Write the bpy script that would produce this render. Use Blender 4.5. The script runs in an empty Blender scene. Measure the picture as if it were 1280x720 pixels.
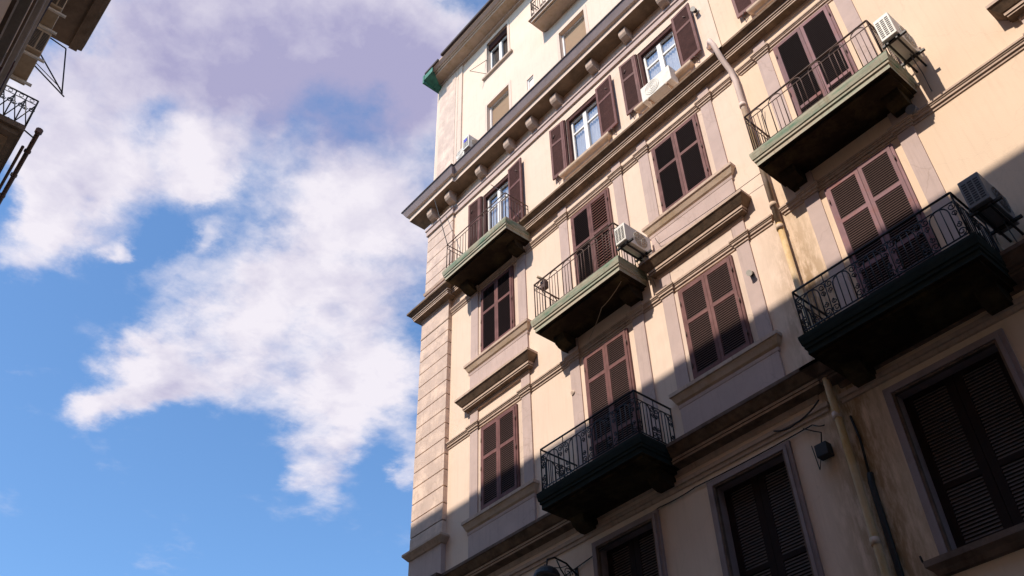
import bpy, math, random
from mathutils import Vector, Matrix
R = math.radians
random.seed(7)
C = bpy.context.scene.collection
S = bpy.context.scene

# ---------------------------------------------------------------- camera
cam_d = bpy.data.cameras.new('camera'); cam = bpy.data.objects.new('camera', cam_d); C.objects.link(cam)
M = Matrix(((0.6425188, 0.51939869, 0.56337783), (0.76595191, -0.4141567, -0.49172339), (-0.02207378, 0.74746185, -0.66393789)))
cam.matrix_world = Matrix.Translation((0, -11, 0)) @ M.to_4x4()
cam_d.sensor_width = 36; cam_d.lens = 36*1155/1280
cam_d.clip_start = 0.05; cam_d.clip_end = 3000
S.camera = cam
# ---------------------------------------------------------------- light
SUN = Vector((-0.03, -1, 1.06)).normalized()
elev = math.asin(SUN.z)
sl = bpy.data.lights.new('sun', 'SUN'); sl.energy = 4.75; sl.angle = R(0.53); sl.color = (1, .885, .755)
so = bpy.data.objects.new('sun', sl); C.objects.link(so); so.location = (0, -30, 40)
so.rotation_euler = SUN.to_track_quat('Z', 'Y').to_euler()
S.view_settings.view_transform = 'Standard'; S.view_settings.look = 'None'
S.view_settings.exposure = 0.25; S.view_settings.gamma = 1

W = bpy.data.worlds.new('World'); S.world = W; W.use_nodes = True
nt = W.node_tree; nt.nodes.clear()
def N(t, nt=nt, **k):
    n = nt.nodes.new(t)
    for a, b in k.items(): setattr(n, a, b)
    return n
SKY_S = 0.115
def sky_world():
    L = nt.links.new
    out = N('ShaderNodeOutputWorld'); bg = N('ShaderNodeBackground'); bg.inputs['Strength'].default_value = SKY_S
    L(bg.outputs[0], out.inputs[0])
    sky = N('ShaderNodeTexSky', sky_type='NISHITA'); sky.sun_disc = False
    sky.sun_elevation = elev; sky.sun_rotation = math.pi; sky.altitude = 30; sky.air_density = 1.0; sky.dust_density = 0.6; sky.ozone_density = 2.0
    tc = N('ShaderNodeTexCoord'); sep = N('ShaderNodeSeparateXYZ'); L(tc.outputs['Generated'], sep.inputs[0])
    zc = N('ShaderNodeMath', operation='MAXIMUM'); L(sep.outputs[2], zc.inputs[0]); zc.inputs[1].default_value = 0.08
    dv = []
    for i in (0, 1):
        d = N('ShaderNodeMath', operation='DIVIDE'); L(sep.outputs[i], d.inputs[0]); L(zc.outputs[0], d.inputs[1]); dv.append(d)
    uv = N('ShaderNodeCombineXYZ'); L(dv[0].outputs[0], uv.inputs[0]); L(dv[1].outputs[0], uv.inputs[1])
    def noise(scale, detail, rough, vec, w=0):
        n = N('ShaderNodeTexNoise'); n.inputs['Scale'].default_value = scale; n.inputs['Detail'].default_value = detail
        n.inputs['Roughness'].default_value = rough; L(vec, n.inputs['Vector']); return n
    # warp the cloud layer
    def warp(vec, scale, detail, amt):
        n = noise(scale, detail, .6, vec); q = N('ShaderNodeVectorMath', operation='SUBTRACT'); L(n.outputs['Color'], q.inputs[0]); q.inputs[1].default_value = (.5, .5, .5)
        m = N('ShaderNodeVectorMath', operation='SCALE'); L(q.outputs[0], m.inputs[0]); m.inputs['Scale'].default_value = amt
        a = N('ShaderNodeVectorMath', operation='ADD'); L(vec, a.inputs[0]); L(m.outputs[0], a.inputs[1]); return a
    a1 = warp(uv.outputs[0], 4.5, 7, .24)
    fine = warp(uv.outputs[0], 14, 5, .035)
    def blobsum(blobs):
        acc = None
        for (u, v, rot, su, sv, w) in blobs:
            mp = N('ShaderNodeMapping', vector_type='TEXTURE'); L(a1.outputs[0], mp.inputs['Vector'])
            mp.inputs['Location'].default_value = (u, v, 0); mp.inputs['Rotation'].default_value = (0, 0, rot); mp.inputs['Scale'].default_value = (su, sv, 1)
            ln = N('ShaderNodeVectorMath', operation='LENGTH'); L(mp.outputs[0], ln.inputs[0])
            mr = N('ShaderNodeMapRange', interpolation_type='SMOOTHSTEP'); L(ln.outputs['Value'], mr.inputs['Value'])
            mr.inputs['From Min'].default_value = 0.25; mr.inputs['From Max'].default_value = 1.6
            mr.inputs['To Min'].default_value = w; mr.inputs['To Max'].default_value = 0
            if acc is None: acc = mr.outputs[0]
            else:
                ad = N('ShaderNodeMath', operation='ADD'); L(acc, ad.inputs[0]); L(mr.outputs[0], ad.inputs[1]); acc = ad.outputs[0]
        return acc
    dens = blobsum(CLOUDS)
    grey = blobsum(GREYS)
    n2 = noise(5.0, 11, .57, fine.outputs[0]); n3 = noise(19, 9, .66, fine.outputs[0])
    sh = N('ShaderNodeVectorMath', operation='ADD'); L(fine.outputs[0], sh.inputs[0]); sh.inputs[1].default_value = (.0, -.035, 0)
    n4 = noise(5.0, 11, .57, sh.outputs[0])
    def ma(op, a, b, clamp=False):
        m = N('ShaderNodeMath', operation=op); m.use_clamp = clamp
        for i, x in enumerate((a, b)):
            if isinstance(x, (int, float)): m.inputs[i].default_value = x
            else: L(x, m.inputs[i])
        return m.outputs[0]
    f = ma('MULTIPLY', ma('SUBTRACT', n2.outputs['Fac'], .5), 1.9)
    f2 = ma('MULTIPLY', ma('SUBTRACT', n3.outputs['Fac'], .5), .62)
    d = ma('ADD', ma('ADD', dens, f), f2)
    mask = N('ShaderNodeMapRange', interpolation_type='SMOOTHSTEP'); mask.inputs['To Max'].default_value = .96; L(d, mask.inputs['Value'])
    mask.inputs['From Min'].default_value = .14; mask.inputs['From Max'].default_value = 1.25
    # cloud brightness: grey cores, bright edges
    g = ma('ADD', ma('MULTIPLY', grey, .74), ma('ADD', ma('MULTIPLY', ma('SUBTRACT', n4.outputs['Fac'], n2.outputs['Fac']), 1.9), .08), True)
    cr = N('ShaderNodeValToRGB'); L(g, cr.inputs[0])
    k = 1/SKY_S
    cr.color_ramp.elements[0].position = 0.05; cr.color_ramp.elements[0].color = (.79, .745, .80, 1)
    cr.color_ramp.elements[1].position = .95; cr.color_ramp.elements[1].color = (.365, .345, .52, 1)
    sc = N('ShaderNodeVectorMath', operation='SCALE'); L(cr.outputs[0], sc.inputs[0]); sc.inputs['Scale'].default_value = k
    mix = N('ShaderNodeMix', data_type='RGBA'); L(mask.outputs[0], mix.inputs['Factor'])
    tint = N('ShaderNodeVectorMath', operation='MULTIPLY'); L(sky.outputs[0], tint.inputs[0]); tint.inputs[1].default_value = SKY_TINT
    L(tint.outputs[0], mix.inputs['A']); L(sc.outputs[0], mix.inputs['B'])
    L(mix.outputs['Result'], bg.inputs['Color'])
SKY_TINT = (1.16, 1.50, 1.74)
CLOUDS = []
GREYS = []
#CLOUDDATA
CLOUDS = [(-0.9623, 0.3931, -2.5786, 0.1237, 0.0996, 0.3), (-0.7489, 0.3198, -2.3688, 0.1187, 0.0801, 0.3), (-1.424, 0.382, -2.6097, 0.1729, 0.0863, 0.3), (-1.5607, 0.3494, -2.3945, 0.1047, 0.0606, 0.3), (-1.5197, 0.8248, 2.6324, 0.1467, 0.0821, 0.3), (-0.977, 0.2698, -2.5642, 0.072, 0.0534, 0.15), (-0.6158, 0.4214, 2.5193, 0.116, 0.0631, 0.3), (-0.675, 0.1954, -2.2048, 0.1936, 0.0976, 1.0), (-0.7993, 0.1166, -2.4737, 0.1243, 0.0814, 0.5), (-0.5568, 0.3405, -2.3059, 0.1189, 0.0795, 0.75), (-0.5601, 0.2836, -2.2688, 0.1546, 0.0543, 0.4), (-0.6339, 0.4618, 2.5045, 0.1081, 0.0647, 0.45), (-0.7062, 0.3941, -2.9177, 0.101, 0.0926, 0.35), (-0.9967, 0.068, 2.9998, 0.1534, 0.0731, 1.0), (-1.1112, 0.1335, 2.9692, 0.1089, 0.0851, 0.85), (-1.1863, 0.1138, -3.1144, 0.0771, 0.052, 0.4), (-0.9522, 0.1911, -2.7889, 0.0965, 0.0741, 0.95), (-0.8203, 0.275, -2.8307, 0.1097, 0.0912, 0.8), (-0.8752, 0.3963, -3.0921, 0.101, 0.088, 0.45), (-0.9449, 0.2478, -2.4864, 0.0465, 0.0325, 0.35), (-1.1664, 0.2166, -3.0612, 0.0323, 0.0238, 0.6), (-1.0389, 0.2977, -3.077, 0.0378, 0.0207, 0.5), (-1.281, 0.1227, -2.0587, 0.0519, 0.0314, 0.36), (-1.5518, 0.2085, -2.7252, 0.0611, 0.0228, 0.33), (-1.1721, 0.304, -2.868, 0.0939, 0.046, 0.3), (-1.237, 0.078, 3.0171, 0.0765, 0.043, 0.2), (-0.9389, 0.5067, 3.0421, 0.1837, 0.1322, 0.95), (-1.1079, 0.4469, -2.9643, 0.1265, 0.0731, 0.6), (-1.2984, 0.4282, -2.8264, 0.1619, 0.0959, 0.8), (-1.4705, 0.3425, -3.0409, 0.1389, 0.0727, 0.75), (-1.6051, 0.314, 2.9518, 0.0705, 0.0408, 0.35), (-1.4373, 0.4648, -2.1728, 0.172, 0.0671, 0.4), (-1.182, 0.631, 2.7786, 0.1905, 0.1527, 0.9), (-1.4595, 0.7499, 2.6541, 0.1969, 0.0821, 0.8), (-1.6041, 0.7695, 2.6474, 0.1004, 0.0413, 0.3), (-1.1804, 0.7503, 2.5479, 0.1507, 0.0658, 0.5), (-1.426, 0.9455, 2.5366, 0.0845, 0.0366, 0.6), (-0.8021, 0.4872, 2.7457, 0.0806, 0.0695, 0.45), (-0.8082, 0.0682, 3.0908, 0.077, 0.0537, 0.4), (-0.6613, 0.345, -2.8697, 0.0485, 0.0439, -0.35), (-0.7977, 0.3366, -3.1024, 0.061, 0.0301, -0.3), (-1.1485, 0.3336, -2.8697, 0.0885, 0.0587, 0.42), (-1.1247, 0.218, -3.0879, 0.0581, 0.043, 0.2), (-1.2641, 0.7267, 2.5817, 0.1577, 0.0669, 0.55), (-1.3713, 0.9127, 2.5301, 0.1237, 0.0422, 0.35), (-0.6569, 0.4121, 2.6275, 0.0801, 0.0638, 0.3), (-1.3832, 0.5336, 2.9907, 0.1071, 0.0834, 0.35), (-0.7598, 0.5655, 2.5094, 0.0488, 0.0355, -0.15), (-1.2358, 0.1072, -2.9041, 0.085, 0.0597, 0.15)]
GREYS = [(-0.7533, 0.426, -2.4899, 0.1358, 0.1159, 0.25), (-1.0477, 0.1323, 2.9898, 0.1327, 0.083, 0.2), (-0.6852, 0.201, -2.2077, 0.2243, 0.1165, 1.0), (-0.747, 0.3437, -2.3935, 0.1308, 0.0949, 0.7), (-0.592, 0.3909, -2.9771, 0.1261, 0.1201, 0.7), (-1.0107, 0.0842, 2.8976, 0.1225, 0.0608, 0.25), (-1.0026, 0.579, 2.8873, 0.1014, 0.0897, 0.4), (-1.356, 0.4877, -2.4129, 0.1934, 0.0584, 0.35), (-0.8351, 0.1111, -2.3452, 0.1239, 0.061, 0.4), (-1.5197, 0.8248, 2.6022, 0.1302, 0.0493, 0.35), (-1.4823, 0.4077, -2.3621, 0.0885, 0.0499, 0.25), (-0.8915, 0.5953, 2.5269, 0.111, 0.0503, 0.3)]
sky_world()

# ---------------------------------------------------------------- materials
def mat(name, base, rough=.85, var=.12, scale=3.0, bump=.15, bscale=40, tint=None, tintamt=.5, tscale=1.2, metal=0, stretch=(1, 1, 1), spec=.3, extra=None, rnd=0.0):
    m = bpy.data.materials.new(name); m.use_nodes = True; t = m.node_tree; L = t.links.new
    b = t.nodes['Principled BSDF']; b.inputs['Roughness'].default_value = rough; b.inputs['Metallic'].default_value = metal
    b.inputs['Specular IOR Level'].default_value = spec
    tc = N('ShaderNodeTexCoord', t); mp = N('ShaderNodeMapping', t); mp.inputs['Scale'].default_value = stretch
    L(tc.outputs['Object'], mp.inputs[0])
    n = N('ShaderNodeTexNoise', t); n.inputs['Scale'].default_value = scale; n.inputs['Detail'].default_value = 8; n.inputs['Roughness'].default_value = .65
    L(mp.outputs[0], n.inputs['Vector'])
    r = N('ShaderNodeMapRange', t); L(n.outputs['Fac'], r.inputs['Value']); r.inputs['From Min'].default_value = .3; r.inputs['From Max'].default_value = .7
    r.inputs['To Min'].default_value = 1-var; r.inputs['To Max'].default_value = 1+var
    col = N('ShaderNodeVectorMath', t, operation='SCALE'); col.inputs[0].default_value = base; L(r.outputs[0], col.inputs['Scale'])
    oi = N('ShaderNodeObjectInfo', t); rr = N('ShaderNodeMapRange', t); L(oi.outputs['Random'], rr.inputs['Value']); rr.inputs['To Min'].default_value = 1-rnd; rr.inputs['To Max'].default_value = 1+rnd
    c2_ = N('ShaderNodeVectorMath', t, operation='SCALE'); L(col.outputs[0], c2_.inputs[0]); L(rr.outputs[0], c2_.inputs['Scale']); col = c2_
    last = col.outputs[0]
    if tint:
        n2 = N('ShaderNodeTexNoise', t); n2.inputs['Scale'].default_value = tscale; n2.inputs['Detail'].default_value = 10; n2.inputs['Roughness'].default_value = .7
        L(mp.outputs[0], n2.inputs['Vector'])
        r2 = N('ShaderNodeMapRange', t); L(n2.outputs['Fac'], r2.inputs['Value']); r2.inputs['From Min'].default_value = .48; r2.inputs['From Max'].default_value = .66
        r2.inputs['To Max'].default_value = tintamt
        mx = N('ShaderNodeMix', t, data_type='RGBA'); L(r2.outputs[0], mx.inputs['Factor']); L(last, mx.inputs['A']); mx.inputs['B'].default_value = (*tint, 1)
        last = mx.outputs['Result']
    if extra: last = extra(t, tc, last)
    L(last, b.inputs['Base Color'])
    if bump:
        n3 = N('ShaderNodeTexNoise', t); n3.inputs['Scale'].default_value = bscale; n3.inputs['Detail'].default_value = 5; L(tc.outputs['Object'], n3.inputs['Vector'])
        bp = N('ShaderNodeBump', t); bp.inputs['Strength'].default_value = bump; bp.inputs['Distance'].default_value = .01
        L(n3.outputs['Fac'], bp.inputs['Height']); L(bp.outputs[0], b.inputs['Normal'])
    return m

def stain(t, tc, last):
    """ochre damp stains running down beside the drainpipe, and rain streaks under the cornices"""
    L = t.links.new
    sp = N('ShaderNodeSeparateXYZ', t); L(tc.outputs['Object'], sp.inputs[0])
    def ma(op, a, b, cl=False):
        m = N('ShaderNodeMath', t, operation=op); m.use_clamp = cl
        for i, x in enumerate((a, b)):
            if isinstance(x, (int, float)): m.inputs[i].default_value = x
            else: L(x, m.inputs[i])
        return m.outputs[0]
    # warmer, yellower plaster to the right of the pipe
    rt = N('ShaderNodeMapRange', t); L(sp.outputs[0], rt.inputs['Value']); rt.inputs['From Min'].default_value = -5.56; rt.inputs['From Max'].default_value = -5.54
    rt.inputs['To Max'].default_value = .45
    m0 = N('ShaderNodeMix', t, data_type='RGBA'); L(rt.outputs[0], m0.inputs['Factor']); L(last, m0.inputs['A']); m0.inputs['B'].default_value = (.73, .54, .36, 1)
    dx = ma('ABSOLUTE', ma('ADD', sp.outputs[0], 5.3), 0)
    near = ma('SUBTRACT', 1, ma('DIVIDE', dx, .8), True)
    low = N('ShaderNodeMapRange', t); L(sp.outputs[2], low.inputs['Value']); low.inputs['From Min'].default_value = 12.5; low.inputs['From Max'].default_value = 9.5
    mp = N('ShaderNodeMapping', t); mp.inputs['Scale'].default_value = (5, 5, 1.1); L(tc.outputs['Object'], mp.inputs[0])
    n = N('ShaderNodeTexNoise', t); n.inputs['Scale'].default_value = 1.6; n.inputs['Detail'].default_value = 9; n.inputs['Roughness'].default_value = .7; L(mp.outputs[0], n.inputs['Vector'])
    nn = N('ShaderNodeMapRange', t); L(n.outputs['Fac'], nn.inputs['Value']); nn.inputs['From Min'].default_value = .36; nn.inputs['From Max'].default_value = .55
    f = ma('MULTIPLY', ma('MULTIPLY', near, low.outputs[0]), nn.outputs[0], True)
    mx = N('ShaderNodeMix', t, data_type='RGBA'); L(f, mx.inputs['Factor']); L(m0.outputs['Result'], mx.inputs['A']); mx.inputs['B'].default_value = (.27, .165, .075, 1)
    # faint vertical rain streaks
    mp2 = N('ShaderNodeMapping', t); mp2.inputs['Scale'].default_value = (9, 9, .5); L(tc.outputs['Object'], mp2.inputs[0])
    n2 = N('ShaderNodeTexNoise', t); n2.inputs['Scale'].default_value = 1.5; n2.inputs['Detail'].default_value = 7; L(mp2.outputs[0], n2.inputs['Vector'])
    r2 = N('ShaderNodeMapRange', t); L(n2.outputs['Fac'], r2.inputs['Value']); r2.inputs['From Min'].default_value = .52; r2.inputs['From Max'].default_value = .75; r2.inputs['To Max'].default_value = .12
    mx2 = N('ShaderNodeMix', t, data_type='RGBA'); L(r2.outputs[0], mx2.inputs['Factor']); L(mx.outputs['Result'], mx2.inputs['A']); mx2.inputs['B'].default_value = (.50, .36, .25, 1)
    return streak(.22, (.50, .36, .25), .16)(t, tc, mx2.outputs['Result'])

def streak(amount, col, crack=.45):
    def f(t, tc, last):
        L = t.links.new
        mp = N('ShaderNodeMapping', t); mp.inputs['Scale'].default_value = (11, 11, .7); L(tc.outputs['Object'], mp.inputs[0])
        n = N('ShaderNodeTexNoise', t); n.inputs['Scale'].default_value = 1.3; n.inputs['Detail'].default_value = 8; n.inputs['Roughness'].default_value = .65; L(mp.outputs[0], n.inputs['Vector'])
        r = N('ShaderNodeMapRange', t); L(n.outputs['Fac'], r.inputs['Value']); r.inputs['From Min'].default_value = .53; r.inputs['From Max'].default_value = .72; r.inputs['To Max'].default_value = amount
        mx = N('ShaderNodeMix', t, data_type='RGBA'); L(r.outputs[0], mx.inputs['Factor']); L(last, mx.inputs['A']); mx.inputs['B'].default_value = (*col, 1)
        # hairline cracks and patched repairs
        v = N('ShaderNodeTexVoronoi', t, feature='DISTANCE_TO_EDGE'); v.inputs['Scale'].default_value = .55
        w = N('ShaderNodeTexNoise', t); w.inputs['Scale'].default_value = 2.5; w.inputs['Detail'].default_value = 6; L(tc.outputs['Object'], w.inputs['Vector'])
        ad = N('ShaderNodeVectorMath', t, operation='MULTIPLY_ADD'); L(w.outputs['Color'], ad.inputs[0]); ad.inputs[1].default_value = (.6, .6, .6); L(tc.outputs['Object'], ad.inputs[2]); L(ad.outputs[0], v.inputs['Vector'])
        r2 = N('ShaderNodeMapRange', t); L(v.outputs['Distance'], r2.inputs['Value']); r2.inputs['From Min'].default_value = .0; r2.inputs['From Max'].default_value = .008; r2.inputs['To Min'].default_value = crack; r2.inputs['To Max'].default_value = 0
        m2 = N('ShaderNodeMath', t, operation='MULTIPLY'); L(r2.outputs[0], m2.inputs[0]); L(n.outputs['Fac'], m2.inputs[1])
        mx2 = N('ShaderNodeMix', t, data_type='RGBA'); L(m2.outputs[0], mx2.inputs['Factor']); L(mx.outputs['Result'], mx2.inputs['A']); mx2.inputs['B'].default_value = (.22, .15, .10, 1)
        return mx2.outputs['Result']
    return f
MT = dict(
 cream=mat('cream_plaster', (.765, .60, .482), .92, .07, 1.8, .3, 60, tint=(.66, .50, .40), tintamt=.35, tscale=.9, extra=stain),
 pink=mat('pink_grey_plaster', (.50, .385, .35), .92, .06, 2.0, .2, 50, tint=(.62, .48, .43), tintamt=.4, tscale=1.5, extra=streak(.4, (.33, .25, .22))),
 palepink=mat('pale_pink_plaster', (.67, .53, .435), .92, .05, 2.0, .2, 50, extra=streak(.25, (.45, .34, .28))),
 stone=mat('worn_stucco_trim', (.52, .39, .31), .9, .12, 4.0, .3, 40, tint=(.30, .21, .15), tintamt=.35, tscale=3, extra=streak(.5, (.25, .18, .13))),
 sillst=mat('ochre_stone_sill', (.54, .41, .31), .9, .12, 4.0, .3, 40, tint=(.36, .25, .13), tintamt=.6, tscale=3),
 pier=mat('blotched_pier_stucco', (.57, .44, .37), .92, .12, 3.0, .4, 40, tint=(.80, .62, .50), tintamt=.9, tscale=1.9, extra=streak(.3, (.36, .26, .21))),
 shade_darkstone=mat('shade_dark_stone_trim', (.17, .12, .095), .95, .3, 5, .3, 30, tint=(.06, .042, .035), tintamt=.7, tscale=2.0, spec=.1),  # deep shade put into the stone colour, mainly on the lower cornice
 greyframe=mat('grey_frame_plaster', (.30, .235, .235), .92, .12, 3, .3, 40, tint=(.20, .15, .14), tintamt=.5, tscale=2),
 undershade=mat('underside_shade_trim', (.20, .135, .09), .95, .3, 5, .3, 30, tint=(.07, .05, .035), tintamt=.7, tscale=3),  # shade under cornices and hoods painted as a dark trim colour
 ochrepipe=mat('ochre_stained_pipe', (.60, .44, .27), .7, .15, 4, .2, 30, tint=(.46, .27, .06), tintamt=.9, tscale=1.5, stretch=(1,1,.5)),
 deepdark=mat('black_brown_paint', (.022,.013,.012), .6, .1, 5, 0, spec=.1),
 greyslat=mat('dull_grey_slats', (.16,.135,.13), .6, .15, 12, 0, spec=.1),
 soffit=mat('shade_soffit_and_joints', (.26, .18, .12), .95, .25, 2.5, .3, 20, tint=(.09, .07, .05), tintamt=.7, tscale=1.5),  # underside shade put into the colour; also used for dark joints
 lead=mat('weathered_lead', (.34, .27, .27), .7, .15, 4, .2, 20),
 tiles=mat('dark_roof_edge', (.05, .035, .035), .8, .2, 8, .2, 30),
 copper=mat('green_copper', (.05, .19, .14), .6, .3, 8, .2, 30, tint=(.02, .07, .06), tintamt=.6, tscale=6),
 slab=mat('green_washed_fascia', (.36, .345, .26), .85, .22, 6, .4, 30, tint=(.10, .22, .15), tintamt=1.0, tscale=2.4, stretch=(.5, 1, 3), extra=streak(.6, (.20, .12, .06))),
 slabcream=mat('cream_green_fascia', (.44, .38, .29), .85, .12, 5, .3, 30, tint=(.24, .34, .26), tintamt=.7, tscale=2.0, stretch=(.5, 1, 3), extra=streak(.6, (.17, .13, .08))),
 slabshade=mat('green_fascia_shade', (.018, .023, .020), .85, .3, 6, .4, 30, tint=(.02, .03, .027), tintamt=.8, tscale=3.0, stretch=(.5, 1, 3), spec=.1),  # darker copy of the green fascia, with the lower balconies' shade painted in
 under=mat('shade_slab_underside', (.03, .02, .013), .95, .4, 2.0, .4, 14, tint=(.13, .095, .045), tintamt=.5, tscale=1.3, spec=.1),  # shade beneath the slabs painted as a near-black colour
 paint=mat('brown_shutter_paint', (.165, .080, .074), .55, .2, 5, .15, 60, tint=(.25, .13, .12), tintamt=.5, tscale=4, spec=.1, rnd=.2),
 paintdark=mat('dark_brown_shutter_paint', (.072, .033, .030), .8, .25, 5, .1, 60, spec=.08, rnd=.2),
 mauve=mat('mauve_shutter_paint', (.24, .135, .145), .6, .15, 6, .1, 60, tint=(.22, .085, .07), tintamt=.8, tscale=3, spec=.1, rnd=.2),
 palepaint=mat('sun_bleached_slats', (.33, .17, .15), .6, .15, 12, 0, spec=.1),
 slat=mat('shutter_slats', (.135, .085, .078), .6, .15, 12, 0, spec=.1, rnd=.2),
 darkslat=mat('dark_shutter_slats', (.045, .028, .030), .7, .2, 12, 0, spec=.1, rnd=.2),
 black=mat('dark_void', (.012, .009, .009), .9, .1, 5, 0),
 iron=mat('rusty_iron', (.09, .055, .045), .6, .3, 20, .2, 80, tint=(.20, .10, .07), tintamt=.5, tscale=15),
 blackiron=mat('black_iron', (.018, .017, .018), .5, .3, 20, .2, 80),
 white=mat('white_window_paint', (.78, .76, .74), .5, .05, 10, 0),
 acwhite=mat('aged_white_casing', (.72, .69, .63), .5, .06, 8, .05, 30, tint=(.5, .42, .33), tintamt=.3, tscale=5),
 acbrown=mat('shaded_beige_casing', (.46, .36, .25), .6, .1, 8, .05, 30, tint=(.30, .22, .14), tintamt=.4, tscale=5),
 acgrey=mat('grey_casing', (.17, .17, .18), .5, .1, 8, .05, 30),
 grille=mat('dark_grille', (.03, .03, .035), .6, .1, 8, 0),
 blind=mat('tan_roller_blind', (.40, .27, .17), .8, .08, 2, .1, 40, tint=(.34, .22, .15), tintamt=.5, tscale=2, rnd=.2),
 curtain=mat('pale_curtain', (.78, .72, .66), .9, .12, 3, .1, 20, stretch=(4, 1, .3)),
 blue=mat('blue_sticker', (.08, .07, .55), .5, .05, 8, 0),
 pipe=mat('painted_drainpipe', (.66, .52, .46), .7, .12, 4, .2, 30, tint=(.42, .27, .10), tintamt=.85, tscale=1.2, stretch=(1, 1, .6)),
 asphalt=mat('asphalt', (.05, .05, .052), .9, .2, 8, .4, 80),
 paving=mat('stone_paving', (.16, .15, .14), .9, .15, 3, .3, 30),
 ochre=mat('peach_plaster', (.48, .33, .22), .92, .1, 2, .3, 40, tint=(.25, .17, .11), tintamt=.5, tscale=2),
 brownstone=mat('brown_stone_trim', (.19, .14, .105), .9, .15, 4, .3, 30, tint=(.10, .075, .055), tintamt=.6, tscale=3),
 cable=mat('black_cable', (.02, .018, .018), .6, .1, 8, 0),
 leaf=mat('dry_plant_leaves', (.05, .07, .03), .7, .3, 20, 0),
)
def glass_mat():
    m = bpy.data.materials.new('window_glass'); m.use_nodes = True; t = m.node_tree; t.nodes.clear(); L = t.links.new
    o = N('ShaderNodeOutputMaterial', t); mx = N('ShaderNodeMixShader', t); g = N('ShaderNodeBsdfGlossy', t); tr = N('ShaderNodeBsdfTransparent', t)
    g.inputs['Roughness'].default_value = .03; g.inputs['Color'].default_value = (.95, .97, 1, 1); tr.inputs['Color'].default_value = (.82, .85, .88, 1)
    n = N('ShaderNodeTexNoise', t); n.inputs['Scale'].default_value = 2; b = N('ShaderNodeBump', t); b.inputs['Strength'].default_value = .12; b.inputs['Distance'].default_value = .05
    L(n.outputs['Fac'], b.inputs['Height']); L(b.outputs[0], g.inputs['Normal'])
    mx.inputs[0].default_value = .36; L(tr.outputs[0], mx.inputs[1]); L(g.outputs[0], mx.inputs[2]); L(mx.outputs[0], o.inputs[0]); return m
MT['glass'] = glass_mat()

# ---------------------------------------------------------------- mesh builder
class MB:
    def __init__(s): s.v = []; s.f = []; s.m = []; s.mats = []; s.smooth = []
    def mi(s, m):
        if m not in s.mats: s.mats.append(m)
        return s.mats.index(m)
    def face(s, pts, m, sm=False):
        b = len(s.v); s.v += [tuple(p) for p in pts]; s.f.append(tuple(range(b, b+len(pts)))); s.m.append(s.mi(m)); s.smooth.append(sm)
    def box(s, x0, x1, y0, y1, z0, z1, m, T=None):
        if x0 > x1: x0, x1 = x1, x0
        if y0 > y1: y0, y1 = y1, y0
        if z0 > z1: z0, z1 = z1, z0
        p = [(x0, y0, z0), (x1, y0, z0), (x1, y1, z0), (x0, y1, z0), (x0, y0, z1), (x1, y0, z1), (x1, y1, z1), (x0, y1, z1)]
        if T: p = [tuple(T @ Vector(q)) for q in p]
        b = len(s.v); s.v += p; k = s.mi(m)
        for f in ((3, 2, 1, 0), (4, 5, 6, 7), (0, 1, 5, 4), (1, 2, 6, 5), (2, 3, 7, 6), (3, 0, 4, 7)):
            s.f.append(tuple(b+i for i in f)); s.m.append(k); s.smooth.append(False)
    def mould(s, x0, x1, prof, m, y0=0, mats=None, back=.05):
        """sweep a (projection, z) profile round a block x0..x1 that stands y0 proud of the wall, with returns at both ends"""
        rows = []
        for d, z in prof:
            rows.append([(x0-d, back, z), (x0-d, -(y0+d), z), (x1+d, -(y0+d), z), (x1+d, back, z)])
        b = len(s.v)
        for r in rows: s.v += r
        n = len(rows)
        for i in range(n-1):
            mm = mats[i] if mats else m
            for j in range(3):
                a = b+i*4+j; c = a+4
                s.f.append((a, c, c+1, a+1)); s.m.append(s.mi(mm)); s.smooth.append(False)
        for i, fl in ((0, 1), (n-1, 0)):
            q = [b+i*4+j for j in range(4)]
            s.f.append(tuple(q if fl else q[::-1])); s.m.append(s.mi((mats[0] if i == 0 else mats[-1]) if mats else m)); s.smooth.append(False)
    def tube(s, pts, r, m, n=6, closed=False, sm=True):
        pts = [Vector(p) for p in pts]; k = s.mi(m); rings = []
        for i, p in enumerate(pts):
            a = pts[max(i-1, 0)]; c = pts[min(i+1, len(pts)-1)]; d = (c-a)
            if d.length < 1e-6: d = Vector((0, 0, 1))
            d.normalize(); up = Vector((0, 0, 1)) if abs(d.z) < .9 else Vector((1, 0, 0))
            u = d.cross(up).normalized(); w = u.cross(d)
            rr = r[i] if isinstance(r, (list, tuple)) else r
            b = len(s.v); rings.append(b)
            for j in range(n):
                t = 2*math.pi*(j+.5)/n; s.v.append(tuple(p+u*math.cos(t)*rr+w*math.sin(t)*rr))
        for a, c in zip(rings, rings[1:]):
            for j in range(n):
                s.f.append((a+j, a+(j+1) % n, c+(j+1) % n, c+j)); s.m.append(k); s.smooth.append(sm)
        s.f.append(tuple(rings[0]+j for j in range(n))[::-1]); s.m.append(k); s.smooth.append(False)
        s.f.append(tuple(rings[-1]+j for j in range(n))); s.m.append(k); s.smooth.append(False)
    def build(s, name, parent=None, loc=None, bevel=0):
        me = bpy.data.meshes.new(name); me.from_pydata(s.v, [], s.f)
        for m in s.mats: me.materials.append(MT[m])
        me.polygons.foreach_set('material_index', s.m); me.polygons.foreach_set('use_smooth', s.smooth); me.update()
        o = bpy.data.objects.new(name, me); C.objects.link(o)
        if parent:
            o.parent = parent
            if parent.type == 'EMPTY' and parent.get('_w'): o.location = -Vector(parent.location)
        if loc: o.location = loc
        if bevel:
            b = o.modifiers.new('bevel', 'BEVEL'); b.width = bevel; b.segments = 2; b.limit_method = 'ANGLE'
        return o
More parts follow.
